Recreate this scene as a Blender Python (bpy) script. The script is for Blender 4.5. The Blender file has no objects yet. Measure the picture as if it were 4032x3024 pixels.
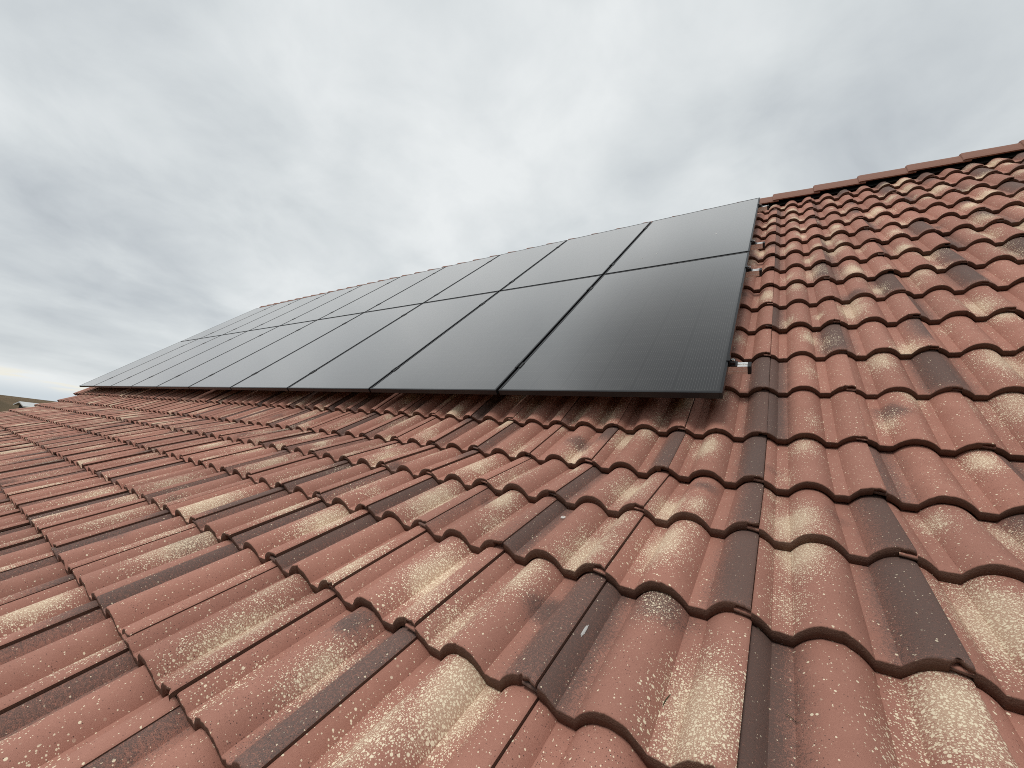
import bpy, math, random
import numpy as np
from mathutils import Matrix, Vector

# ------------------------------------------------------------------ frame of the roof
PITCH = math.radians(44.5)
O = Vector((0.0, 0.0, 6.0))
EU = Vector((1, 0, 0))
EV = Vector((0, math.cos(PITCH), math.sin(PITCH)))
EN = Vector((0, -math.sin(PITCH), math.cos(PITCH)))
M3 = np.array([[1, 0, 0], [0, EV.y, EV.z], [0, EN.y, EN.z]])      # rows: u, v, n in world
ROOF = Matrix(((1, 0, 0, O.x), (0, EV.y, EN.y, O.y), (0, EV.z, EN.z, O.z), (0, 0, 0, 1)))

def W(P):
    P = np.asarray(P, float)
    return P @ M3 + np.array(O)

sc = bpy.context.scene
COL = sc.collection

# ------------------------------------------------------------------ camera
cam = bpy.data.cameras.new('camera')
cam.sensor_width = 36.0
cam.lens = 36.0 * 1585.27 / 4032.0
cam.clip_start = 0.02
cam.clip_end = 60000
co = bpy.data.objects.new('camera', cam)
COL.objects.link(co)
right = Vector((0.8296622, 0.54548747, 0.11876048))
down = Vector((-0.0000556501, 0.212811899, -0.977093185))
fwd = Vector((-0.55826574, 0.81065067, 0.17659235))
m = Matrix((right, -down, -fwd)).transposed().to_4x4()
m.translation = Vector((0.20480685, -1.80150072, 5.64395427))
co.matrix_world = m
sc.camera = co

# ------------------------------------------------------------------ node helpers
def mat(name):
    mt = bpy.data.materials.new(name)
    mt.use_nodes = True
    nt = mt.node_tree
    nt.nodes.clear()
    out = nt.nodes.new('ShaderNodeOutputMaterial')
    b = nt.nodes.new('ShaderNodeBsdfPrincipled')
    nt.links.new(b.outputs[0], out.inputs[0])
    return mt, NT(nt), b

class NT:
    def __init__(s, nt): s.nt = nt
    def put(s, sock, v):
        if isinstance(v, bpy.types.NodeSocket): s.nt.links.new(v, sock)
        elif v is not None: sock.default_value = v
    def n(s, typ, **kw):
        nd = s.nt.nodes.new(typ)
        for k, v in kw.items(): setattr(nd, k, v)
        return nd
    def math(s, op, a, b=None, c=None, clamp=False):
        nd = s.n('ShaderNodeMath', operation=op, use_clamp=clamp)
        s.put(nd.inputs[0], a)
        if b is not None: s.put(nd.inputs[1], b)
        if c is not None: s.put(nd.inputs[2], c)
        return nd.outputs[0]
    def mix(s, f, a, b, mode='MIX'):
        nd = s.n('ShaderNodeMix', data_type='RGBA', blend_type=mode)
        s.put(nd.inputs[0], f)
        for k, v in ((6, a), (7, b)):
            if isinstance(v, tuple) and len(v) == 3: v = v + (1,)
            s.put(nd.inputs[k], v)
        return nd.outputs[2]
    def ss(s, x, lo, hi, a=0.0, b=1.0):
        nd = s.n('ShaderNodeMapRange', interpolation_type='SMOOTHSTEP')
        s.put(nd.inputs[0], x)
        s.put(nd.inputs[1], lo); s.put(nd.inputs[2], hi); s.put(nd.inputs[3], a); s.put(nd.inputs[4], b)
        return nd.outputs[0]
    def noise(s, v, scale, detail=2, rough=.5, dim='3D', dist=0.0):
        nd = s.n('ShaderNodeTexNoise', noise_dimensions=dim)
        s.put(nd.inputs['Vector'], v)
        nd.inputs['Scale'].default_value = scale
        nd.inputs['Detail'].default_value = detail
        nd.inputs['Roughness'].default_value = rough
        nd.inputs['Distortion'].default_value = dist
        return nd.outputs['Fac']
    def voro(s, v, scale, dim='2D', rand=1.0):
        nd = s.n('ShaderNodeTexVoronoi', voronoi_dimensions=dim)
        s.put(nd.inputs['Vector'], v)
        nd.inputs['Scale'].default_value = scale
        nd.inputs['Randomness'].default_value = rand
        return nd.outputs['Distance'], nd.outputs['Color']
    def attr(s, name):
        return s.n('ShaderNodeAttribute', attribute_name=name)
    def sep(s, v):
        nd = s.n('ShaderNodeSeparateXYZ'); s.put(nd.inputs[0], v); return nd.outputs
    def comb(s, x, y, z):
        nd = s.n('ShaderNodeCombineXYZ')
        s.put(nd.inputs[0], x); s.put(nd.inputs[1], y); s.put(nd.inputs[2], z)
        return nd.outputs[0]
    def vmath(s, op, a, b=None):
        nd = s.n('ShaderNodeVectorMath', operation=op)
        s.put(nd.inputs[0], a)
        if b is not None: s.put(nd.inputs[1], b)
        return nd.outputs['Value'] if op in ('DOT_PRODUCT', 'LENGTH', 'DISTANCE') else nd.outputs[0]
    def bump(s, h, strength, dist):
        nd = s.n('ShaderNodeBump'); s.put(nd.inputs['Height'], h)
        nd.inputs['Strength'].default_value = strength
        nd.inputs['Distance'].default_value = dist
        return nd.outputs[0]

# ------------------------------------------------------------------ sky, sun, exposure
SUN_EL, SUN_AZ = math.radians(57), math.radians(-168)      # azimuth from +Y towards +X
world = bpy.data.worlds.new('World')
sc.world = world
world.use_nodes = True
wn = world.node_tree
wn.nodes.clear()
q = NT(wn)
wout = q.n('ShaderNodeOutputWorld')
bg = q.n('ShaderNodeBackground')
bg.inputs[1].default_value = 0.081
wn.links.new(bg.outputs[0], wout.inputs[0])
sky = q.n('ShaderNodeTexSky', sky_type='NISHITA')
sky.sun_disc = False
sky.sun_elevation = SUN_EL
sky.sun_rotation = SUN_AZ
sky.air_density = 1.0; sky.dust_density = 2.5
tc = q.n('ShaderNodeTexCoord')
D = tc.outputs['Generated']
dx, dy, dz = q.sep(D)
zz = q.math('MAXIMUM', dz, 0.0)
den = q.math('ADD', zz, 0.32)
cp = q.comb(q.math('DIVIDE', dx, den), q.math('DIVIDE', dy, den), 0.0)
def lobe(d, lo, hi):
    v = Vector(d).normalized()
    return q.ss(q.vmath('DOT_PRODUCT', D, tuple(v)), lo, hi)
n1 = q.noise(q.vmath('ADD', cp, (3.1, 7.7, 0)), 1.35, 5, .52, dist=.15)
n2 = q.noise(q.vmath('ADD', cp, (11.0, 2.0, 0)), 3.2, 6, .55, dist=.3)
n3 = q.noise(q.vmath('MULTIPLY', D, (2.0, 2.0, 15.0)), 1.0, 5, .55)
c = q.math('ADD', q.math('MULTIPLY', q.math('SUBTRACT', n1, .5), 1.3), q.math('MULTIPLY', q.math('SUBTRACT', n2, .5), 1.25))
low = q.ss(dz, .02, .30, 1.0, 0.0)
c = q.math('ADD', q.math('MULTIPLY', c, q.ss(low, 0, 1, .8, .35)), q.math('MULTIPLY', q.math('MULTIPLY', q.math('SUBTRACT', n3, .5), 1.3), low))
br = q.math('MULTIPLY', lobe((-.50, .60, .62), .80, 1.0), .15)
br = q.math('SUBTRACT', br, q.math('MULTIPLY', lobe((-.95, .16, .25), .975, 1.0), .10))
br = q.math('ADD', br, q.ss(dz, .10, .0, 0.0, .30))
lum = q.math('ADD', q.math('ADD', c, br), .655)
ramp = q.n('ShaderNodeValToRGB')
wn.links.new(lum, ramp.inputs[0])
e = ramp.color_ramp.elements
e[0].position = 0.0; e[0].color = (3.5, 3.8, 4.15, 1)
e[1].position = 1.0; e[1].color = (8.5, 8.8, 8.85, 1)
x = e.new(.35); x.color = (5.4, 5.8, 6.1, 1)
x = e.new(.65); x.color = (6.9, 7.3, 7.45, 1)
clouds = ramp.outputs[0]
# clear strip over the horizon in the west, with a creamy gap in the cloud
hz = q.ss(dz, .035, .004)
clouds = q.mix(q.math('MULTIPLY', hz, .8), clouds, (5.9, 6.6, 7.1))
n4 = q.noise(q.vmath('MULTIPLY', D, (3.0, 9.0, 120.0)), 1.0, 3, .5)
gap = q.math('MULTIPLY', q.ss(n4, .52, .66), q.math('MULTIPLY', q.ss(dz, .012, .024), q.ss(dz, .055, .034)))
clouds = q.mix(q.math('MULTIPLY', gap, .8), clouds, (9.0, 8.7, 7.6))
# added dark patch overhead, out of view, to darken the near panel's reflection
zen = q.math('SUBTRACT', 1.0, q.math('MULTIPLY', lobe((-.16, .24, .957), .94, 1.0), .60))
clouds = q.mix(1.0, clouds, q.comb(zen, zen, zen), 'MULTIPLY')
# unseen sky low behind the viewer, to the right, darkened for directional contrast
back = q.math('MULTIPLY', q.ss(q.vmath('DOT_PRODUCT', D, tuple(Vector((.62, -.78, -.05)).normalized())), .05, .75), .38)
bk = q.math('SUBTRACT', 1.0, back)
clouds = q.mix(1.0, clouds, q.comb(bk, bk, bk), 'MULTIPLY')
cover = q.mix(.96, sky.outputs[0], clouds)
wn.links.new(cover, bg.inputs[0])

sun = bpy.data.lights.new('sun', 'SUN')
sun.energy = 1.5
sun.angle = math.radians(20)
sun.color = (1.0, .965, .92)
so = bpy.data.objects.new('sun', sun)
COL.objects.link(so)
sd = Vector((math.sin(SUN_AZ) * math.cos(SUN_EL), math.cos(SUN_AZ) * math.cos(SUN_EL), math.sin(SUN_EL)))
so.rotation_euler = sd.to_track_quat('Z', 'Y').to_euler()
so.location = (0, 0, 30)

sc.view_settings.view_transform = 'Standard'
sc.view_settings.look = 'None'
sc.view_settings.exposure = 0.30
sc.view_settings.gamma = 1.0
sc.cycles.filter_width = 0.95
sc.cycles.use_denoising = False
sc.cycles.adaptive_threshold = 0.004

# ------------------------------------------------------------------ object helpers
def tag(o, label=None, cat=None, group=None, kind=None):
    if label: o['label'] = label
    if cat: o['category'] = cat
    if group: o['group'] = group
    if kind: o['kind'] = kind
    return o

def empty(name, loc, label, cat, group=None, rot=None):
    o = bpy.data.objects.new(name, None)
    COL.objects.link(o)
    o.empty_display_size = .1
    mtx = rot.copy() if rot else Matrix.Identity(4)
    mtx.translation = Vector(loc)
    o.matrix_world = mtx
    return tag(o, label, cat, group)

def link_mesh(name, me, material, parent=None):
    o = bpy.data.objects.new(name, me)
    COL.objects.link(o)
    if material: me.materials.append(material)
    if parent: o.parent = parent
    return o

class MB:
    """collects boxes, prisms and tubes into one mesh"""
    def __init__(s): s.v = []; s.f = []
    def box(s, x0, x1, y0, y1, z0, z1, bev=0.0):
        if bev:
            b = bev
            pts = []
            for z, i in ((z0, b), (z0 + b, 0), (z1 - b, 0), (z1, b)):
                X0, X1, Y0, Y1 = x0 + i, x1 - i, y0 + i, y1 - i
                pts.append([(X0 + b, Y0, z), (X1 - b, Y0, z), (X1, Y0 + b, z), (X1, Y1 - b, z), (X1 - b, Y1, z), (X0 + b, Y1, z), (X0, Y1 - b, z), (X0, Y0 + b, z)])
            o = len(s.v)
            for r in pts: s.v += r
            s.f.append([o + k for k in range(7, -1, -1)])
            for r in range(3):
                for k in range(8):
                    a = o + r * 8 + k; c2 = o + r * 8 + (k + 1) % 8
                    s.f.append([a, c2, c2 + 8, a + 8])
            s.f.append([o + 24 + k for k in range(8)])
            return s
        o = len(s.v)
        s.v += [(x, y, z) for z in (z0, z1) for (x, y) in ((x0, y0), (x1, y0), (x1, y1), (x0, y1))]
        s.f += [[o + 3, o + 2, o + 1, o], [o + 4, o + 5, o + 6, o + 7]]
        for k in range(4):
            s.f.append([o + k, o + (k + 1) % 4, o + 4 + (k + 1) % 4, o + 4 + k])
        return s
    def prism(s, poly, axis, a0, a1):
        """poly (list of 2-tuples) extruded along axis 0/1/2"""
        o = len(s.v); n = len(poly)
        for a in (a0, a1):
            for p in poly:
                q3 = [p[0], p[1]]; q3.insert(axis, a)
                s.v.append(tuple(q3))
        for k in range(n):
            s.f.append([o + k, o + (k + 1) % n, o + n + (k + 1) % n, o + n + k])
        s.f.append([o + k for k in range(n)][::-1]); s.f.append([o + n + k for k in range(n)])
        return s
    def rings(s, rings, close=True, cap=True):
        o = len(s.v); n = len(rings[0])
        for r in rings: s.v += [tuple(p) for p in r]
        for i in range(len(rings) - 1):
            for k in range(n if close else n - 1):
                a = o + i * n + k; b = o + i * n + (k + 1) % n
                s.f.append([a, b, b + n, a + n])
        if cap:
            s.f.append([o + k for k in range(n)][::-1])
            s.f.append([o + (len(rings) - 1) * n + k for k in range(n)])
        return s
    def cyl(s, c, r, z0, z1, n=16, r2=None):
        r2 = r if r2 is None else r2
        ring = lambda z, rr: [(c[0] + rr * math.cos(2 * math.pi * k / n), c[1] + rr * math.sin(2 * math.pi * k / n), z) for k in range(n)]
        return s.rings([ring(z0, r), ring(z1, r2)])
    def build(s, name, material, parent=None, smooth=False):
        me = bpy.data.meshes.new(name)
        me.from_pydata(s.v, [], s.f)
        me.update()
        import bmesh
        bm = bmesh.new(); bm.from_mesh(me)
        bmesh.ops.recalc_face_normals(bm, faces=bm.faces)
        bm.to_mesh(me); bm.free()
        if smooth: me.polygons.foreach_set('use_smooth', [True] * len(me.polygons))
        return link_mesh(name, me, material, parent)

# ------------------------------------------------------------------ materials
def tile_material():
    mt, g, b = mat('concrete_tile')
    tl = g.attr('tl'); sf = g.attr('sf')
    x, y, nose = g.sep(tl.outputs['Vector'])
    S = sf.outputs['Vector']
    rnd = g.attr('rn'); rr, rg_, rb = g.sep(rnd.outputs['Color']); ra = rnd.outputs['Alpha']
    dk = g.attr('dk'); e1, s1, e2 = g.sep(dk.outputs['Color']); s2 = dk.outputs['Alpha']
    grain = g.noise(S, 900, 2, .6)
    gmid = g.noise(S, 170, 3, .6)
    big = g.noise(S, 14, 3, .55)
    # ---- base reds
    red = g.mix(big, (.305, .134, .096), (.430, .208, .155))
    red = g.mix(g.math('MULTIPLY', rr, .5), red, (.37, .182, .138))
    red = g.mix(g.ss(g.math('ADD', grain, g.math('MULTIPLY', g.math('SUBTRACT', gmid, .5), .5)), .56, .80), red, (.52, .27, .20))
    red = g.mix(g.ss(grain, .42, .26), red, (.19, .075, .055))
    # ---- dark brown air-brushed zones
    w1 = g.math('ADD', x, g.math('MULTIPLY', g.math('SUBTRACT', big, .5), .10))
    d1 = g.math('MULTIPLY', g.ss(w1, g.math('SUBTRACT', e1, .20), g.math('ADD', e1, .20), 1, 0), s1)
    d2 = g.math('MULTIPLY', g.ss(w1, g.math('SUBTRACT', e2, .20), g.math('ADD', e2, .20), 0, 1), s2)
    # fade of the dark band along the tile (rb picks how)
    yn = g.math('DIVIDE', y, .328)
    f2 = g.ss(yn, g.math('SUBTRACT', g.math('MULTIPLY', ra, 1.6), .95), g.math('SUBTRACT', g.math('MULTIPLY', ra, 1.6), .25), 0.0, 1.0)
    d2 = g.math('MULTIPLY', d2, f2)
    bl = g.attr('bl'); bx, by, brad = g.sep(bl.outputs['Color']); bs = bl.outputs['Alpha']
    dd = g.math('SQRT', g.math('ADD', g.math('POWER', g.math('SUBTRACT', x, bx), 2), g.math('POWER', g.math('MULTIPLY', g.math('SUBTRACT', yn, by), 1.0), 2)))
    d3 = g.math('MULTIPLY', g.ss(g.math('ADD', dd, g.math('MULTIPLY', g.math('SUBTRACT', big, .5), .25)), g.math('MULTIPLY', brad, 1.25), 0.0, 0, 1), bs)
    dark = g.math('MAXIMUM', g.math('MAXIMUM', d1, d2), d3)
    spk = g.noise(S, 620, 2, .7)
    dmask = g.ss(g.math('ADD', dark, g.math('MULTIPLY', g.math('MULTIPLY_ADD', g.math('SUBTRACT', gmid, .5), .7, g.math('SUBTRACT', spk, .5)), 1.6)), .28, 1.0)
    dmask = g.math('MULTIPLY', dmask, g.ss(dark, .03, .3))
    dcol = g.mix(gmid, (.084, .052, .043), (.158, .100, .083))
    dcol = g.mix(g.math('MULTIPLY', rg_, .5), dcol, (.130, .098, .088))
    col = g.mix(dmask, red, dcol)
    # ---- sparse dark flecks
    vd, vc = g.voro(S, 240)
    fr = g.sep(vc)[0]
    fleck = g.math('MULTIPLY', g.ss(vd, .26, .16), g.ss(fr, g.math('SUBTRACT', .97, g.math('MULTIPLY', rg_, .30)), 1.0))
    col = g.mix(g.math('MULTIPLY', fleck, .8), col, (.05, .03, .027))
    # ---- cream splatter clusters
    def cluster(name):
        a = g.attr(name); cx, cy, cr = g.sep(a.outputs['Color']); cs = a.outputs['Alpha']
        ex = g.math('DIVIDE', g.math('SUBTRACT', x, cx), g.math('MULTIPLY', cr, .78))
        ey = g.math('DIVIDE', g.math('SUBTRACT', yn, cy), g.math('MULTIPLY', cr, 1.5))
        dist = g.math('SQRT', g.math('ADD', g.math('POWER', ex, 2), g.math('POWER', ey, 2)))
        dist = g.math('ADD', dist, g.math('MULTIPLY', g.math('SUBTRACT', big, .5), .5))
        return g.math('MULTIPLY', g.ss(dist, 1.0, .0), cs)
    den = g.math('MULTIPLY', g.math('MAXIMUM', cluster('c1'), cluster('c2')), g.math('SUBTRACT', 1.0, g.math('MULTIPLY', dmask, .35)))
    dlow = g.math('ADD', g.math('MULTIPLY', den, .95), g.math('SUBTRACT', .055, g.math('MULTIPLY', dmask, .035)))
    smear = g.vmath('MULTIPLY', S, (.9, .80, 1.0))
    smear = g.vmath('ADD', smear, g.vmath('MULTIPLY', g.comb(g.noise(S, 260, 2), g.noise(S, 240, 2), 0), (.0005, .0005, 0)))
    def specks(scale, r0, r1, thr):
        vd, vc = g.voro(smear, scale)
        a, b2, _ = g.sep(vc)
        on = g.ss(g.math('SUBTRACT', g.math('MULTIPLY', dlow, thr), a), 0.0, .03)
        rad = g.math('ADD', g.math('MULTIPLY', g.math('POWER', b2, 2.0), r1 - r0), r0)
        return g.math('MULTIPLY', on, g.ss(vd, rad, g.math('MULTIPLY', rad, .72)))
    k1 = specks(175, .13, .43, .95)
    k2 = specks(320, .18, .46, 1.35)
    k3 = specks(100, .09, .27, .26)
    cream = g.math('MAXIMUM', g.math('MAXIMUM', k1, g.math('MULTIPLY', k2, .9)), k3)
    spk2 = g.noise(S, 330, 3, .75)
    haze = g.math('MULTIPLY', g.ss(g.math('ADD', den, g.math('MULTIPLY', g.math('SUBTRACT', spk2, .5), 2.0)), .38, 1.0), .80)
    ccol = g.mix(gmid, (.78, .66, .46), (.92, .82, .62))
    col = g.mix(haze, col, g.mix(gmid, (.50, .345, .235), (.68, .53, .375)))
    col = g.mix(g.math('MULTIPLY', cream, .92), col, ccol)
    # ---- per tile brightness
    hs = g.n('ShaderNodeHueSaturation'); g.put(hs.inputs['Color'], col)
    g.put(hs.inputs['Value'], g.ss(rb, 0, 1, .90, 1.10))
    col = hs.outputs[0]
    # ---- raw broken edge
    raw = g.mix(g.noise(S, 300, 3, .7), (.032, .017, .012), (.165, .084, .059))
    raw = g.mix(g.math('MULTIPLY', g.ss(grain, .50, .68), g.ss(den, .15, .7, .15, .75)), raw, (.38, .28, .18))
    col = g.mix(g.ss(g.math('ADD', nose, g.math('MULTIPLY', g.math('SUBTRACT', gmid, .5), .35)), .3, .7), col, raw)
    g.put(b.inputs['Base Color'], col)
    b.inputs['Roughness'].default_value = .78
    b.inputs['Specular IOR Level'].default_value = .28
    h = g.math('ADD', g.math('MULTIPLY', grain, 1.0), g.math('ADD', g.math('MULTIPLY', gmid, .7), g.math('MULTIPLY', g.math('MULTIPLY', nose, g.noise(S, 210, 3, .7)), 4.0)))
    g.put(b.inputs['Normal'], g.bump(h, .75, .0011))
    return mt

def simple(name, col, rough=.5, metal=0.0, spec=.5, var=.0, scale=60, bump=0.0):
    mt, g, b = mat(name)
    t2 = g.n('ShaderNodeTexCoord').outputs['Object']
    n = g.noise(t2, scale, 4, .6)
    lo = tuple(c * (1 - var) for c in col) + (1,); hi = tuple(min(1, c * (1 + var)) for c in col) + (1,)
    g.put(b.inputs['Base Color'], g.mix(n, lo, hi))
    g.put(b.inputs['Roughness'], g.ss(n, .2, .8, max(.03, rough - .08), min(1, rough + .08)))
    b.inputs['Metallic'].default_value = metal
    b.inputs['Specular IOR Level'].default_value = spec
    if bump: g.put(b.inputs['Normal'], g.bump(n, .6, bump))
    return mt

def panel_material():
    mt, g, b = mat('black_solar_cells')
    t = g.attr('pl')
    x, y, _ = g.sep(t.outputs['Vector'])
    cw = (PW - .030) / 6.0
    ch = (PH - .040) / 20.0
    cx = g.math('FRACT', g.math('DIVIDE', g.math('SUBTRACT', x, .015), cw))
    cy = g.math('FRACT', g.math('DIVIDE', g.math('SUBTRACT', y, .020), ch))
    inx = g.math('MULTIPLY', g.math('GREATER_THAN', x, .016), g.math('LESS_THAN', x, PW - .016))
    iny = g.math('MULTIPLY', g.math('GREATER_THAN', y, .022), g.math('LESS_THAN', y, PH - .022))
    ins = g.math('MULTIPLY', inx, iny)
    # sixteen wires on each cell
    k = g.math('FRACT', g.math('MULTIPLY', g.math('SUBTRACT', cx, .03), 16 / .94))
    kc = g.math('ABSOLUTE', g.math('SUBTRACT', k, .5))
    incell = g.math('MULTIPLY', g.math('GREATER_THAN', cx, .03), g.math('LESS_THAN', cx, .97))
    wire = g.math('MULTIPLY', g.math('LESS_THAN', kc, .050), incell)
    endp = g.math('MULTIPLY', g.math('LESS_THAN', kc, .085), g.math('LESS_THAN', g.math('ABSOLUTE', g.math('SUBTRACT', cy, .5)), .44))
    edge = g.math('GREATER_THAN', g.math('ABSOLUTE', g.math('SUBTRACT', cy, .5)), .435)
    pad = g.math('MULTIPLY', g.math('MULTIPLY', g.math('LESS_THAN', kc, .10), edge), incell)
    cellgap = g.math('MAXIMUM', g.math('LESS_THAN', g.math('ABSOLUTE', g.math('SUBTRACT', cy, .5)), .5), 0.0)
    t2 = g.n('ShaderNodeTexCoord').outputs['Object']
    n = g.noise(t2, 7, 4, .6)
    cell = g.mix(n, (.0075, .0080, .0092), (.012, .0125, .014))
    sheet = (.006, .006, .0065)
    incy = g.math('LESS_THAN', g.math('ABSOLUTE', g.math('SUBTRACT', cy, .5)), .49)
    cellm = g.math('MULTIPLY', g.math('MULTIPLY', g.math('GREATER_THAN', cx, .006), g.math('LESS_THAN', cx, .994)), incy)
    col = g.mix(cellm, sheet, cell)
    col = g.mix(g.math('MULTIPLY', wire, ins), col, (.070, .070, .071))
    col = g.mix(g.math('MULTIPLY', pad, ins), col, (.078, .078, .078))
    # dust: thin film and rain-dried flecks
    dust = g.noise(t2, 2.2, 5, .65)
    vd, vc = g.voro(t2, 70, '3D')
    spot = g.math('MULTIPLY', g.ss(vd, .10, .04), g.ss(g.sep(vc)[0], .965, .985))
    low = g.math('MULTIPLY', g.ss(y, .10, .0), g.ss(g.noise(t2, 18, 4, .7), .45, .75))
    dm = g.math('ADD', g.math('MULTIPLY', g.ss(dust, .35, .75), .018), g.math('MULTIPLY', low, .05))
    col = g.mix(dm, col, (.42, .40, .36))
    col = g.mix(g.math('MULTIPLY', spot, .45), col, (.55, .54, .5))
    g.put(b.inputs['Base Color'], col)
    g.put(b.inputs['Roughness'], g.ss(dust, .3, .75, .07, .12))
    b.inputs['IOR'].default_value = 1.50
    fine = g.noise(t2, 900, 1, .5)
    b.inputs['Coat Weight'].default_value = 1.0
    b.inputs['Sheen Weight'].default_value = .75          # added sheen, brightens the glass at grazing angles like stronger sky reflection
    b.inputs['Sheen Roughness'].default_value = .35
    b.inputs['Sheen Tint'].default_value = (.95, .93, .90, 1)
    b.inputs['Coat Roughness'].default_value = .10
    b.inputs['Coat IOR'].default_value = 1.65
    return mt

PW, PH, PG = 1.1237, 1.903, 0.020
M_TILE = tile_material()
M_CELL = panel_material()
M_FRAME = simple('black_anodised_frame', (.016, .017, .019), .38, .15, .35, .12, 300)
M_CLAMP = simple('black_clamp', (.014, .014, .015), .38, .4, .5, .15, 200)
M_ALU = simple('mill_aluminium', (.93, .92, .90), .36, 1.0, .5, .06, 90)
M_STEEL = simple('stainless_bolt', (.62, .62, .60), .22, 1.0, .5, .05, 200)
M_CAP = simple('black_plastic', (.012, .012, .013), .45, 0, .4, .2, 200)
M_RIDGE = simple('ridge_concrete', (.262, .138, .104), .8, 0, .25, .30, 150, .0014)
M_VENT = simple('black_ridge_roll', (.008, .008, .008), .9, 0, .1, .3, 80)
M_BATTEN = simple('dark_underlay', (.012, .011, .010), .95, 0, .1, .3, 30)
M_RENDER = simple('pale_render', (.62, .58, .50), .85, 0, .2, .10, 9, .001)

# ------------------------------------------------------------------ roof profile: courses
GA = 0.32798
V0, N0 = -0.05682784, -0.1425648
U0 = 0.15452463
TW = 0.300
SL = [0.18876, 0.37086, 0.34619, 0.34240, 0.35377] + [.350] * 4     # bend of the lower courses
CMIN, CMAX = -9, 12
NOSE = {}
for cc in range(0, CMAX + 2): NOSE[cc] = np.array([V0 + cc * GA, N0])
vv, nn = V0, N0
for k, a in enumerate(SL):
    vv -= GA * math.cos(a); nn += GA * math.sin(a) * -1 if False else 0
    nn = nn - GA * math.sin(a) * -1
    NOSE[-k - 1] = np.array([vv, nn])

ROLL_H, ROLL_W = 0.038, 0.116
TH = 0.028
STEP = 0.030

def base_h(x):
    """top of the tile over its pans, period 0.15"""
    t = (np.asarray(x) - 0.125 + .075) % 0.15 - .075
    r = np.abs(t) / (ROLL_W / 2)
    h = np.where(r < 1, ROLL_H * (1 - np.minimum(r, 1) ** 2.3), 0.0)
    return h
HS = float(base_h(0.2985))

def tile_profile(nx):
    # doubled columns keep the creases between rolls and flat pans crisp
    xs = np.concatenate([[-.031, -.0012], [-.0002, .0012], np.linspace(.005, .031, max(4, nx // 9)), [.033, .033],
                         np.linspace(.038, .062, max(3, nx // 14)), [.067, .067], np.linspace(.0685, .1815, nx * 4 // 10), [.183, .183],
                         np.linspace(.188, .213, max(3, nx // 14)), [.217, .217], np.linspace(.2185, .2955, nx * 3 // 10), [.2982]])
    h = base_h(xs)
    h = np.where(xs < -.0005, h - .0135, h)
    ramp = np.where((xs >= -.0005) & (xs < .033), -.0062 * (1 - np.clip(xs, 0, .033) / .033), 0)
    h = h + ramp
    h[-1] -= .0012
    th = np.where(xs < -.0005, .009, np.where(xs > .271, .0125, TH))
    return xs, h, th

# ---- paint of every tile -------------------------------------------------------
rng = np.random.default_rng(11)
def random_paint():
    r = rng.random
    p = dict(rn=(r(), r(), r(), .35 + .9 * r() ** .6), dk=[0, 0, 1.2, 0], bl=[0, 0, .1, 0], c1=[0, 0, .1, 0], c2=[0, 0, .1, 0])
    k = r()
    if k < .36: p['dk'] = [.14 + .16 * r(), .75 + .25 * r(), 1.2, 0]
    elif k < .78: p['dk'] = [0, 0, .66 + .12 * r(), .75 + .25 * r()]
    elif k < .88: p['dk'] = [.10 + .1 * r(), .8, .75 + .1 * r(), .9]
    if r() < .22: p['bl'] = [r(), r(), .22 + .2 * r(), .8]
    p['c1'] = [.15 + .75 * r(), r(), .26 + .26 * r(), .62 + .45 * r()]
    if r() < .65: p['c2'] = [r(), r(), .14 + .22 * r(), .4 + .5 * r()]
    return p

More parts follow.
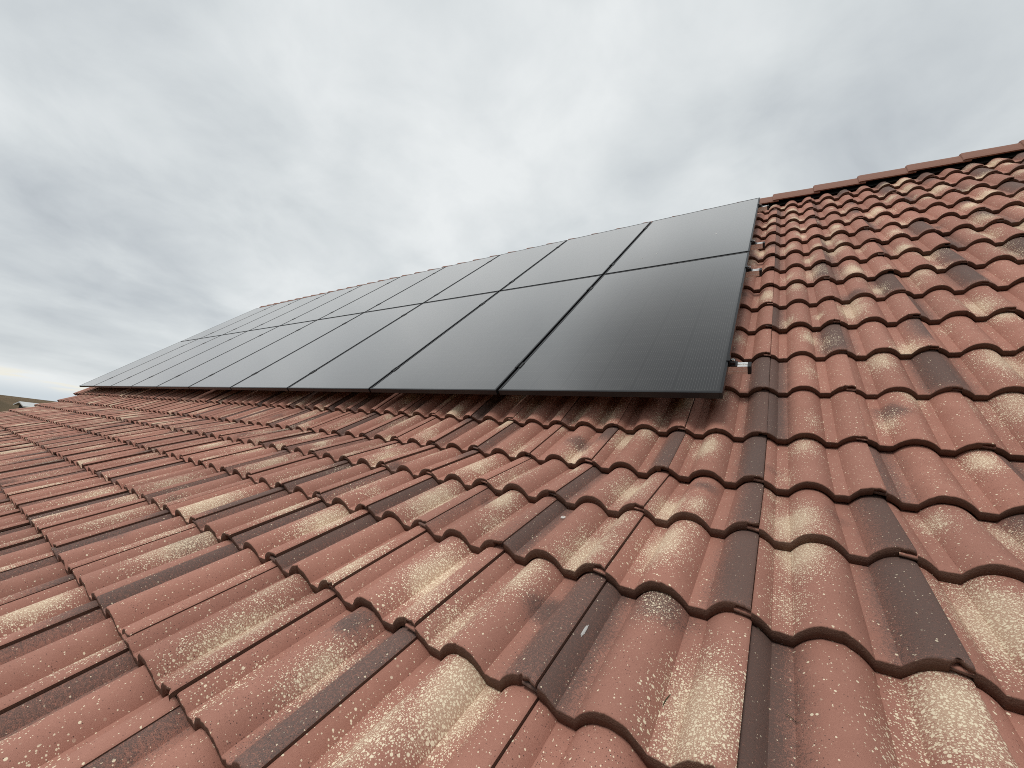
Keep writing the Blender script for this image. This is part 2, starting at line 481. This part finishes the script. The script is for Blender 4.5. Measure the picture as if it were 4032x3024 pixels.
# tiles near the lens, painted like the ones in the photograph: (seam, course)
SPECIAL = {
    (0, -4): dict(dk=[.22, .95, 1.2, 0], bl=[.42, .98, .42, .85], c1=[.80, .25, .46, 1.0], c2=[.42, .95, .25, .7]),
    (0, -3): dict(dk=[0, 0, .70, 1.0], bl=[0, 0, .1, 0], c1=[.30, .60, .42, 1.0], c2=[.45, .95, .2, .5]),
    (0, -2): dict(dk=[0, 0, .74, .95], bl=[.42, .75, .24, .85], c1=[.20, .20, .36, 1.0], c2=[.45, .2, .25, .7]),
    (0, -1): dict(dk=[0, 0, .70, 1.0], bl=[0, 0, .1, 0], c1=[.33, .62, .34, 1.0], c2=[.1, .8, .15, .4]),
    (0, 0): dict(dk=[0, 0, .68, .95], bl=[0, 0, .1, 0], c1=[.36, .95, .3, .6], c2=[0, 0, .1, 0]),
    (1, -3): dict(dk=[0, 0, .66, 1.0], bl=[0, 0, .1, 0], c1=[.28, .92, .42, 1.0], c2=[.2, .25, .25, .55]),
    (1, -4): dict(dk=[.26, 1.0, 1.2, 0], bl=[0, 0, .1, 0], c1=[.86, .80, .40, 1.0], c2=[.6, .5, .2, .4]),
    (1, -2): dict(dk=[0, 0, .72, .95], bl=[.60, .6, .2, .5], c1=[.26, .30, .44, 1.05], c2=[.1, .9, .2, .5]),
    (1, -1): dict(dk=[0, 0, 1.2, 0], bl=[.05, .3, .2, .5], c1=[.38, .85, .3, .7], c2=[.2, .2, .2, .5]),
    (1, 0): dict(dk=[.25, 1.0, 1.2, 0], bl=[0, 0, .1, 0], c1=[.50, .3, .2, .45], c2=[0, 0, .1, 0]),
    (1, 1): dict(dk=[.25, 1.0, 1.2, 0], bl=[0, 0, .1, 0], c1=[.50, .5, .25, .5], c2=[0, 0, .1, 0]),
    (0, 1): dict(dk=[0, 0, .68, 1.0], bl=[0, 0, .1, 0], c1=[.3, .5, .25, .5], c2=[0, 0, .1, 0]),
    (2, -3): dict(dk=[0, 0, 1.2, 0], bl=[.8, .9, .4, .8], c1=[.25, .55, .48, 1.0], c2=[.55, .3, .3, .7]),
    (2, -4): dict(dk=[0, 0, 1.2, 0], bl=[0, 0, .1, 0], c1=[.3, .7, .3, .5], c2=[0, 0, .1, 0]),
    (-1, -4): dict(dk=[0, 0, .70, .85], bl=[.72, .6, .3, .9], c1=[.35, .80, .35, .8], c2=[.2, .2, .38, .75]),
    (-1, -3): dict(dk=[.22, .95, 1.2, 0], bl=[0, 0, .1, 0], c1=[.72, .20, .45, 1.0], c2=[.78, .8, .3, .8]),
    (-1, -2): dict(dk=[.20, .9, 1.2, 0], bl=[0, 0, .1, 0], c1=[.72, .50, .44, 1.0], c2=[0, 0, .1, 0]),
    (-1, -1): dict(dk=[0, 0, .72, .9], bl=[0, 0, .1, 0], c1=[.18, .8, .35, .9], c2=[.45, .95, .3, .7]),
    (-1, 0): dict(dk=[0, 0, 1.2, 0], bl=[0, 0, .1, 0], c1=[.85, .65, .36, 1.0], c2=[.6, .2, .25, .6]),
    (-2, -4): dict(dk=[0, 0, .76, .35], bl=[.30, .95, .3, .5], c1=[.62, .55, .42, 1.05], c2=[.85, .2, .35, .7]),
    (-2, -3): dict(dk=[.10, .8, .80, .5], bl=[.15, .8, .25, .7], c1=[.42, .75, .32, 1.0], c2=[.6, .4, .25, .6]),
    (-2, -5): dict(dk=[0, 0, .66, .85], bl=[.42, .85, .26, .9], c1=[.60, .55, .30, .8], c2=[.2, .2, .3, .5]),
    (-1, -5): dict(dk=[0, 0, 1.2, 0], bl=[0, 0, .1, 0], c1=[.55, .85, .48, 1.05], c2=[.3, .4, .4, .8]),
    (-3, -5): dict(dk=[0, 0, 1.2, 0], bl=[0, 0, .1, 0], c1=[.72, .45, .48, 1.05], c2=[.4, .8, .3, .6]),
    (-4, -5): dict(dk=[.24, .9, 1.2, 0], bl=[0, 0, .1, 0], c1=[.80, .75, .30, .5], c2=[0, 0, .1, 0]),
}
paints = {}
for cc in range(CMIN, CMAX + 1):
    for s in range(-45, 20):
        pt = random_paint()
        if s >= 1 and cc >= -2 and rng.random() < .35: pt['dk'] = [0, 0, .62 + .08 * rng.random(), .95]; pt['rn'] = pt['rn'][:3] + (.3,)
        if (s, cc) in SPECIAL:
            pt.update(SPECIAL[(s, cc)]); pt['rn'] = pt['rn'][:3] + (.25,)
        paints[(s, cc)] = pt

# left end of every course (seam index of the last tile) and right end
LEFT = {cc: -40 for cc in range(0, CMAX + 1)}
LEFT.update({-1: -38, -2: -37, -3: -36, -4: -36, -5: -36, -6: -36, -7: -36, -8: -36, -9: -36})
RIGHT = 15
CAMR = np.array([0.2048, -1.5345, 1.0087])

def tile_field(courses):
    VV, FF, A = [], [], {k: [] for k in ('tl', 'sf', 'rn', 'dk', 'bl', 'c1', 'c2')}
    off = 0
    jr = np.random.default_rng(5)
    for cc in courses:
        p0, p1 = NOSE[cc], (NOSE[cc + 1] if cc + 1 in NOSE else NOSE[cc] + np.array([GA, 0]))
        e = (p1 - p0) / np.linalg.norm(p1 - p0)
        nrm = np.array([-e[1], e[0]])
        arc = cc * GA
        for s in range(LEFT[cc], RIGHT + 1):
            ul = U0 + (s - 1) * TW
            cen = np.array([ul + .15, (p0[0] + p1[0]) / 2, (p0[1] + p1[1]) / 2])
            dist = np.linalg.norm(cen - CAMR)
            nx = 128 if dist < 1.5 else (90 if dist < 3 else (44 if dist < 6 else 28))
            xs, h, th = tile_profile(nx)
            N = len(xs)
            L = GA + .05 if cc < CMAX else GA * .9
            lens = [.012, .045, .09, .15, .21, .27, L] if dist < 2.2 else [.012, .12, .24, L]
            rows = [('u', .05), ('b', .0015), ('m', 0.0), ('e', .0), ('f', .0012), ('t', .0045)] + [('t', l) for l in lens]
            ju, jv, jn, jt = jr.normal(0, .0009), jr.normal(0, .0030), jr.normal(0, .0012), jr.normal(0, .0016)
            # rough nose edge
            rag = jr.normal(0, 1, N); rag = np.convolve(np.pad(rag, 2, 'edge'), [.15, .22, .26, .22, .15], 'valid')
            rag2 = jr.normal(0, 1, N)
            for _ in range(jr.integers(0, 4)):          # chipped spots on the front edge
                rag = rag + jr.uniform(1.0, 3.6) * np.exp(-((xs - jr.uniform(0, .3)) / jr.uniform(.002, .007)) ** 2)
            rag = rag * (1 + 1.6 * np.exp(-((xs - .29) / .016) ** 2))
            rag[1:][~(np.diff(xs) > 1e-6)] = rag[:-1][~(np.diff(xs) > 1e-6)]; rag2[1:][~(np.diff(xs) > 1e-6)] = rag2[:-1][~(np.diff(xs) > 1e-6)]
            amp = .0011 if dist < 3 else .0006
            P = np.zeros((len(rows), N, 3)); T = np.zeros((len(rows), N, 3)); S = np.zeros((len(rows), N, 3))
            for i, (k, l) in enumerate(rows):
                z = h - HS - STEP * l / GA + jn
                sl = np.full(N, l)
                if k == 'u': z = z - th
                elif k == 'b': z = z - th; sl = sl + np.abs(rag) * amp
                elif k == 'm': z = z - th * .5 + rag2 * amp * .35; sl = sl + rag * amp * .8 - .0008
                elif k == 'e': z = z - .0050 + rag * amp * .4; sl = sl + rag * amp
                elif k == 'f': z = z - .0016 + rag2 * amp * .25; sl = sl + rag * amp * .9
                elif l < .01: z = z - .0002; sl = sl + rag * amp * .3
                sl = sl + jv
                z = z + jt * (xs - .15) / .15
                U = ul + xs + ju + sl * jt * .6
                P[i, :, 0] = U
                P[i, :, 1] = p0[0] + e[0] * sl + nrm[0] * z
                P[i, :, 2] = p0[1] + e[1] * sl + nrm[1] * z
                T[i, :, 0] = xs / .30
                T[i, :, 1] = l
                T[i, :, 2] = {'u': 1, 'b': 1, 'm': 1, 'e': .80, 'f': .30, 't': 0}[k]
                S[i, :, 0] = U + (0.0 if k in 'tf' else 0.0)
                S[i, :, 1] = arc + sl + (z if k in 'ubme' else 0) * (1 if k in 'ubme' else 0)
            nr = len(rows)
            idx = off + np.arange(nr * N).reshape(nr, N)
            ok = np.diff(xs) > 1e-6
            quads = np.stack([idx[:-1, :-1], idx[:-1, 1:], idx[1:, 1:], idx[1:, :-1]], -1)[:, ok].reshape(-1, 4)
            VV.append(P.reshape(-1, 3)); A['tl'].append(T.reshape(-1, 3)); A['sf'].append(S.reshape(-1, 3))
            FF.append(quads)
            cnt = nr * N
            # right edge wall
            top = P[3:, -1, :]
            bot = top.copy(); bot[:, 1] -= nrm[0] * .0095; bot[:, 2] -= nrm[1] * .0095
            k2 = len(top)
            wv = np.concatenate([top, bot])
            wi = off + cnt + np.arange(2 * k2).reshape(2, k2)
            FF.append(np.stack([wi[0, :-1], wi[1, :-1], wi[1, 1:], wi[0, 1:]], -1).reshape(-1, 4))
            VV.append(wv)
            tw = np.zeros((2 * k2, 3)); tw[:, 0] = 1; tw[:, 1] = np.tile(T[3:, -1, 1], 2); tw[:, 2] = .8
            A['tl'].append(tw)
            sw = np.concatenate([S[3:, -1, :], S[3:, -1, :] + np.array([.0095, 0, 0])]); A['sf'].append(sw)
            cnt += 2 * k2
            pt = paints[(s, cc)]
            for key in ('rn', 'dk', 'bl', 'c1', 'c2'):
                A[key].append(np.tile(np.array(pt[key], float), (cnt, 1)))
            off += cnt
    V = W(np.concatenate(VV)); F = np.concatenate(FF)
    me = bpy.data.meshes.new('tile_field')
    me.vertices.add(len(V)); me.vertices.foreach_set('co', V.astype(np.float32).ravel())
    me.loops.add(F.size); me.loops.foreach_set('vertex_index', F.astype(np.int32).ravel())
    me.polygons.add(len(F))
    me.polygons.foreach_set('loop_start', (np.arange(len(F)) * 4).astype(np.int32))
    me.polygons.foreach_set('loop_total', np.full(len(F), 4, np.int32))
    me.update(calc_edges=True)
    me.polygons.foreach_set('use_smooth', np.ones(len(F), bool))
    for key in ('tl', 'sf'):
        a = me.attributes.new(key, 'FLOAT_VECTOR', 'POINT'); a.data.foreach_set('vector', np.concatenate(A[key]).astype(np.float32).ravel())
    for key in ('rn', 'dk', 'bl', 'c1', 'c2'):
        a = me.attributes.new(key, 'FLOAT_COLOR', 'POINT'); a.data.foreach_set('color', np.concatenate(A[key]).astype(np.float32).ravel())
    me.validate()
    return me

# ------------------------------------------------------------------ the house under the camera
VR = V0 + (CMAX + 1) * GA + .03                       # ridge line in v
apex = W([[0, VR, N0 - .012]])[0]
YR, ZR = float(apex[1]), float(apex[2])
UL, UR = U0 + (LEFT[0] - 1) * TW, U0 + RIGHT * TW
eav = W([[0, NOSE[CMIN][0], NOSE[CMIN][1]]])[0]
kink = W([[0, NOSE[0][0], NOSE[0][1] - .05]])[0]
house = empty('house', ((UL + UR) / 2, YR, 0), 'house with a large roof of mottled red and brown interlocking tiles carrying the solar panels', 'house')
def child(o, par):
    o.parent = par
    o.matrix_parent_inverse = par.matrix_world.inverted()
    return o
bpy.context.view_layer.update()
f1 = child(link_mesh('main_roof_slope', tile_field(range(0, CMAX + 1)), M_TILE), house)
f2 = child(link_mesh('lower_roof_slope', tile_field(range(CMIN, 0)), M_TILE), house)
f2['label'] = 'flatter lower roof slope of mottled red tiles nearest the viewer'
# dark underlay below the tiles, back slope, gables and walls
under = MB()
prof = [(NOSE[CMIN][0], NOSE[CMIN][1] - .085)] + [(NOSE[c_][0], NOSE[c_][1] - .085) for c_ in range(CMIN + 1, 1)] + [(VR - .02, N0 - .085)]
pw = [tuple(W([[0, a, b_]])[0][1:]) for a, b_ in prof]
pw2 = [(y_, z_ - .10) for y_, z_ in pw[::-1]]
under.prism(pw + pw2, 0, UL + .35, UR - .06)
child(under.build('roof_deck', M_BATTEN), house)
back = MB()
yb = 2 * YR - kink[1] + 2.2
back.prism([(YR, ZR - .03), (yb, ZR - .03 - (yb - YR) * math.tan(PITCH)), (yb, ZR - .19 - (yb - YR) * math.tan(PITCH)), (YR, ZR - .19)], 0, UL + .3, UR - .05)
child(back.build('back_roof_slope', simple('back_tiles', (.25, .11, .08), .85, 0, .2, .3, 12, .004)), house)
wall = MB()
ztop = ZR - .42
yk, zk = kink[1] + .3, ZR - .42 - (YR - kink[1] - .3) * math.tan(PITCH)
ye, ze = eav[1] + .55, eav[2] - .35
ybw = yb - .5
wall.prism([(ye, 0), (ye, ze), (yk, zk), (YR, ztop), (ybw, ztop - (ybw - YR) * math.tan(PITCH)), (ybw, 0)], 0, UL + 1.6, UR - .35)
child(wall.build('wall', M_RENDER), house)

# ridge: black roll and the overlapping caps
vent = MB()
vent.prism([(YR - .105, ZR - .125), (YR - .03, ZR - .01), (YR + .03, ZR - .01), (YR + .105, ZR - .125)], 0, UL + .05, UR - .02)
child(vent.build('ridge_roll', M_VENT), house)

RCAP = .366
def cap_mesh():
    L = RCAP + .05
    def ring(x, sc_, dz, t=0.0):
        o = [(-.128, -.092), (-.120, -.070), (-.082, -.004), (-.066, .016), (-.045, .026), (0, .031), (.045, .026), (.066, .016), (.082, -.004), (.120, -.070), (.128, -.092)]
        i = [(.112, -.094), (.104, -.072), (.066, -.012), (.036, .006), (0, .010), (-.036, .006), (-.066, -.012), (-.104, -.072), (-.112, -.094)]
        return [(x, a * sc_, b_ * sc_ + dz) for a, b_ in o + i]
    mb = MB()
    mb.rings([ring(-.008, .95, .012), ring(-.005, 1.02, .0185), ring(.002, 1.045, .0215), ring(.014, 1.05, .0220), ring(.10, 1.03, .0165), ring(.20, 1.005, .0095), ring(L, .965, -.004)])
    return mb
proto = None
k = 0
xcap = 1.582 - RCAP * 40
while xcap < UR - .1:
    if xcap > UL - .1:
        if proto is None:
            proto = cap_mesh().build('ridge_tile', M_RIDGE, None, False)
            o = proto
        else:
            o = proto.copy(); COL.objects.link(o)
        o.location = (xcap + random.Random(k).uniform(-.003, .003), YR, ZR + .003 + .0034 * (1.6 - xcap))
        o.rotation_euler = (random.Random(k + 50).uniform(-.012, .012), random.Random(k + 99).uniform(-.004, .004), 0)
        bpy.context.view_layer.update()
        child(o, house)
        o['group'] = 'ridge tiles along the top of the roof'
    xcap += RCAP; k += 1

# ------------------------------------------------------------------ solar panels
def panel_meshes():
    lip, ht = .0115, .030
    fr = MB()
    # long bars and short bars butt at the corners; tiny bevel on the outer edge
    fr.box(0, lip, 0, PH, -ht, 0, .0006); fr.box(PW - lip, PW, 0, PH, -ht, 0, .0006)
    fr.box(lip, PW - lip, 0, lip, -ht, -.0001, .0006); fr.box(lip, PW - lip, PH - lip, PH, -ht, -.0001, .0006)
    gl = MB()
    gl.box(lip - .002, PW - lip + .002, lip - .002, PH - lip + .002, -.0062, -.0018)
    return fr, gl
fr, gl = panel_meshes()
P_FRAME = fr.build('frame', M_FRAME)
P_GLASS = gl.build('cell_sheet', M_CELL)
me = P_GLASS.data
a = me.attributes.new('pl', 'FLOAT_VECTOR', 'POINT')
a.data.foreach_set('vector', np.array([v.co[:] for v in me.vertices], np.float32).ravel())

ORD = ['rightmost', 'second from the right', 'third from the right', 'fourth from the right', 'fifth from the right',
       'fifth from the left', 'fourth from the left', 'third from the left', 'second from the left', 'leftmost']
first = True
bpy.context.view_layer.update()
for row in (0, 1):
    for k in range(10):
        u = -(k * (PW + PG)) - PW
        v = row * (PH + PG)
        loc = W([[u, v, 0]])[0]
        if row == 0 and k == 0: lab = 'large near black solar panel with clearly visible wire lines, lower right corner of the array'
        elif row == 1 and k == 0: lab = 'black solar panel with small white droppings, upper right corner of the array beside the ridge'
        elif row == 0 and k == 9: lab = 'lower row solar panel at the far left tip of the array, a thin grey sliver'
        elif row == 1 and k == 9: lab = 'upper row solar panel at the far left end, palest and narrowest of its row'
        else: lab = ('black framed solar panel in the lower row, %s above the bare tiles' if row == 0 else 'black framed solar panel in the upper row, %s just below the ridge') % ORD[k]
        t = empty('solar_panel', loc, lab, 'solar panel', 'solar panels in two rows on the roof', ROOF)
        if first: fo, go = P_FRAME, P_GLASS; first = False
        else:
            fo, go = P_FRAME.copy(), P_GLASS.copy()
            COL.objects.link(fo); COL.objects.link(go)
        fo.parent = t; go.parent = t

# ------------------------------------------------------------------ rails with clamps
RV = [.281, 1.56, 2.19, 3.489]
UEND, ULEFT = .088, -(10 * PW + 9 * PG) - .07
RAILZ = -.0305
RL = ['lowest silver rail, its big end sticking out beside the near panel', 'second silver rail from the bottom, ending just under the gap between the rows',
      'third silver rail from the bottom, ending just above the gap between the rows', 'topmost silver rail, its small end right below the ridge tiles']
end_src = None
for i, rv in enumerate(RV):
    t = empty('mounting_rail', W([[UEND, rv, RAILZ]])[0], RL[i], 'rail', 'mounting rails under the panels', ROOF)
    if i == 0:
        hw, ht = .020, .040
        poly = [(-hw, -ht), (hw, -ht), (hw, -.0245), (hw - .0015, -.024), (hw - .0015, -.021), (hw, -.0205), (hw, 0), (.0050, 0), (.0050, -.010), (-.0050, -.010), (-.0050, 0), (-hw, 0), (-hw, -.0205), (-hw + .0015, -.021), (-hw + .0015, -.024), (-hw, -.0245)]
        mb = MB()
        mb.prism(poly, 0, ULEFT - UEND, -.0145)
        parts = [mb.build('rail_profile', M_ALU, t)]
        mb = MB(); mb.box(-.0145, 0, -hw - .001, hw + .001, -ht - .001, .001, .0012)
        parts.append(mb.build('end_cap', M_CAP, t))
        # end clamp: foot on the rail, upright and a lip on the frame
        mb = MB()
        x0 = -UEND
        mb.box(x0 + .001, x0 + .034, -.022, .022, .0004, .006, .001)
        mb.box(x0 + .001, x0 + .0065, -.024, .024, .006, .0330, .001)
        mb.box(x0 - .0085, x0 + .0065, -.024, .024, .0330, .0362, .0008)
        mb.box(x0 + .0065, x0 + .026, -.016, .016, .006, .021, .001)
        ec = mb.build('end_clamp', M_CLAMP, t); parts.append(ec)
        mb = MB(); mb.cyl((x0 + .0165, 0), .0078, .021, .0275, 20); mb.cyl((x0 + .0165, 0), .0068, .0275, .0290, 20, .0060)
        bo = mb.build('bolt', M_STEEL, ec)
        mb = MB(); mb.cyl((x0 + .0165, 0), .0036, .0290, .0294, 6)
        so_ = mb.build('socket', M_CAP, ec)
        clamps = []
        for k in range(9):
            xg = -(k + 1) * PW - (k + .5) * PG - UEND
            if k == 0:
                mb = MB()
                mb.box(-.0205, -.0085, -.030, .030, .0309, .0338, .0007)
                mb.box(.0085, .0205, -.030, .030, .0309, .0338, .0007)
                mb.box(-.0085, -.0060, -.030, .030, .012, .0338, .0005); mb.box(.0060, .0085, -.030, .030, .012, .0338, .0005)
                mb.box(-.0060, .0060, -.030, .030, .009, .012)
                mb.cyl((0, 0), .0050, .012, .018, 12)
                mc = mb.build('mid_clamp', M_CLAMP, t)
                cl0 = mc
            else:
                mc = cl0.copy(); COL.objects.link(mc); mc.parent = t
            mc.location = (xg, 0, 0)
            clamps.append(mc)
        src = (parts, ec, bo, so_, clamps)
    else:
        parts, ec, bo, so_, clamps = src
        for o in parts:
            n_ = o.copy(); COL.objects.link(n_); n_.parent = t
            if o is ec:
                for ch in (bo, so_):
                    b_ = ch.copy(); COL.objects.link(b_); b_.parent = n_
        for o in clamps:
            n_ = o.copy(); COL.objects.link(n_); n_.parent = t

# ------------------------------------------------------------------ small things lying on the roof
def surf(s, frac, c_, l, dz=0.0):
    """point on the tile (s, c) at fraction frac across and l metres up from its nose"""
    p0, p1 = NOSE[c_], NOSE[c_ + 1]
    e_ = (p1 - p0) / np.linalg.norm(p1 - p0); nr = np.array([-e_[1], e_[0]])
    x_ = frac * TW
    z = float(base_h(x_)) - HS - STEP * l / GA + dz - (.0062 * (1 - x_ / .033) if x_ < .033 else 0)
    pv = p0 + e_ * l + nr * z
    return Vector(W([[U0 + (s - 1) * TW + x_, pv[0], pv[1]]])[0])

M_STONE = simple('white_stone', (.68, .66, .62), .8, 0, .3, .15, 120, .001)
mb = MB()
rs = random.Random(4)
ringsp = []
for k in range(7):
    a_ = math.pi * k / 6
    ringsp.append([(math.sin(a_ + .0001) * .0085 * math.cos(2 * math.pi * j / 10) * rs.uniform(.75, 1.2) + .001, math.sin(a_ + .0001) * .006 * math.sin(2 * math.pi * j / 10) * rs.uniform(.75, 1.2), -.006 * math.cos(a_) * rs.uniform(.9, 1.1) + .005) for j in range(10)])
mb.rings(ringsp)
st = mb.build('pebble', M_STONE)
st.location = surf(-1, .19, -3, .255); st.rotation_euler = (-.4, 0, .7)
tag(st, 'small white pebble lying in a pan of the dark tile', 'pebble')

M_DROP = simple('bird_lime', (.50, .50, .48), .7, 0, .3, .25, 300, .0006)
def splat(name, pts, label, group=None):
    mb = MB()
    top = [(p, 0) for p in pts]
    n = len(pts)
    c_ = sum((Vector(p) for p in pts), Vector()) / n
    return mb, c_
def splat_obj(poly, frame_pt, nrm, label):
    """small raised splash: outline poly in (a, b) on a surface"""
    nv = Vector(nrm).normalized()
    ax = Vector((1, 0, 0)); bx = nv.cross(ax).normalized(); ax = bx.cross(nv).normalized()
    mb = MB(); n = len(poly)
    r0 = [tuple(ax * a_ + bx * b_ + nv * -.0006) for a_, b_ in poly]
    r1 = [tuple(ax * a_ * .9 + bx * b_ * .9 + nv * .0009) for a_, b_ in poly]
    r2 = [tuple(ax * a_ * .4 + bx * b_ * .4 + nv * .0013) for a_, b_ in poly]
    mb.rings([r0, r1, r2])
    o = mb.build('bird_dropping', M_DROP)
    o.location = frame_pt
    tag(o, label, 'bird dropping')
    return o
def blob(rx, ry, seed, n=14, tail=0.0):
    r = random.Random(seed)
    return [(rx * math.cos(2 * math.pi * k / n) * r.uniform(.7, 1.15), ry * math.sin(2 * math.pi * k / n) * r.uniform(.7, 1.15) - (tail if math.sin(2 * math.pi * k / n) < -.8 else 0)) for k in range(n)]
def tile_normal(s, frac, c_, l):
    a_ = surf(s, frac, c_, l); b_ = surf(s, frac + .02, c_, l); d_ = surf(s, frac, c_, l + .01)
    return (b_ - a_).cross(d_ - a_)
splat_obj(blob(.0032, .021, 3), surf(0, .05, -4, .165, .0005), tile_normal(0, .05, -4, .165), 'white streak of bird dropping on the dark flank of a near tile')
pn = tuple(EN)
for (u, v, rx, ry, sd_, lab) in ((-.865, 2.23, .010, .020, 7, 'white bird dropping on the upper right panel, lower and left of the pair'),
                              (-.75, 2.31, .009, .030, 8, 'white bird dropping with a tail on the upper right panel, beside the smaller one'),
                              (-.295, 2.62, .014, .024, 9, 'white bird dropping alone towards the right side of the upper right panel')):
    splat_obj(blob(rx * .6, ry * .6, sd_, 14, ry * .3), Vector(W([[u, v, -.0012]])[0]), pn, lab)

M_NEEDLE = simple('dry_needle', (.055, .060, .030), .7, 0, .3, .3, 300)
def needle(pts, r, label):
    mb = MB(); rg = []
    for i, p in enumerate(pts):
        d_ = (pts[min(i + 1, len(pts) - 1)] - pts[max(i - 1, 0)]).normalized()
        a_ = d_.orthogonal().normalized(); b_ = d_.cross(a_)
        rr_ = r * (1 - .6 * abs(2 * i / (len(pts) - 1) - 1) ** 2)
        rg.append([tuple(p - pts[0] + a_ * rr_ * math.cos(2 * math.pi * j / 6) + b_ * rr_ * math.sin(2 * math.pi * j / 6)) for j in range(6)])
    mb.rings(rg)
    o = mb.build('pine_needle', M_NEEDLE, None, True)
    o.location = pts[0]
    return tag(o, label, 'pine needle')
needle([surf(1, .175 + .055 * t_, -4, .165 - .012 * t_ ** 2, .0012 + .0015 * t_) for t_ in np.linspace(0, 1, 7)], .0006, 'dark pine needle lying across the dark pan of the tile')
needle([surf(0, .62 + .02 * t_ ** 2, -4, .085 + .03 * t_, .0012) for t_ in np.linspace(0, 1, 7)], .0009, 'short greenish needle lying on the cream splashed roll')

# ------------------------------------------------------------------ land and the neighbour
def ground_material():
    mt, g, b = mat('fields')
    P = g.n('ShaderNodeNewGeometry').outputs['Position']
    big = g.noise(P, .012, 4, .6)
    med = g.noise(P, .15, 5, .65)
    st_ = g.noise(g.vmath('MULTIPLY', P, (.004, .05, 0)), 1.0, 3, .5)
    col = g.mix(g.ss(big, .35, .65), (.105, .070, .036), (.150, .103, .058))
    col = g.mix(g.ss(st_, .5, .62), col, (.080, .058, .030))
    col = g.mix(g.math('MULTIPLY', med, .5), col, (.090, .066, .035))
    g.put(b.inputs['Base Color'], col)
    b.inputs['Roughness'].default_value = .95
    b.inputs['Specular IOR Level'].default_value = .1
    return mt
M_GROUND = ground_material()
gv, gf = [], []
radii = [0, 8, 20, 40, 70, 120, 200, 320, 500, 800, 1300, 2200, 4000, 9000, 22000]
na = 96
def gz(r, a_):
    rise = 5.55 * (1 - math.exp(-(r / 260.0) ** 1.5)) + .35 * math.sin(3 * a_ + 1) * min(1, r / 300)
    if r > 1300: rise -= (r - 1300) * .0035
    return rise if r > 40 else rise * (r / 40) ** 2
gv.append((0, 0, 0))
for r in radii[1:]:
    for k in range(na):
        a_ = 2 * math.pi * k / na
        gv.append((r * math.cos(a_) - 3, r * math.sin(a_), gz(r, a_)))
for k in range(na): gf.append([0, 1 + k, 1 + (k + 1) % na])
for i in range(len(radii) - 2):
    for k in range(na):
        a_ = 1 + i * na + k; b_ = 1 + i * na + (k + 1) % na
        gf.append([a_, a_ + na, b_ + na, b_])
me = bpy.data.meshes.new('ground'); me.from_pydata(gv, [], gf); me.update()
me.polygons.foreach_set('use_smooth', [True] * len(me.polygons))
tag(link_mesh('ground', me, M_GROUND), kind='structure')

M_GREYROOF = simple('grey_roof_sheet', (.52, .53, .52), .6, 0, .3, .12, 2, .002)
nb = empty('house', (-100, 12, 0), 'distant low house with a pale grey roof beyond the left edge of the tiles', 'house')
mb = MB()
mb.prism([(5.6, 4.36), (0, 4.97), (-5.6, 4.36), (-5.6, 4.20), (0, 4.80), (5.6, 4.20)], 1, -4.1, 12)
mb.build('roof', M_GREYROOF, nb)
mb = MB()
mb.prism([(4.9, -1), (4.9, 4.25), (0, 4.78), (-4.9, 4.25), (-4.9, -1)], 1, -3.5, 11.4)
mb.build('wall', simple('eave_shaded_wall', (.05, .05, .05), .9, 0, .2, .2, 3), nb)  # shade under the eave is put into the wall colour
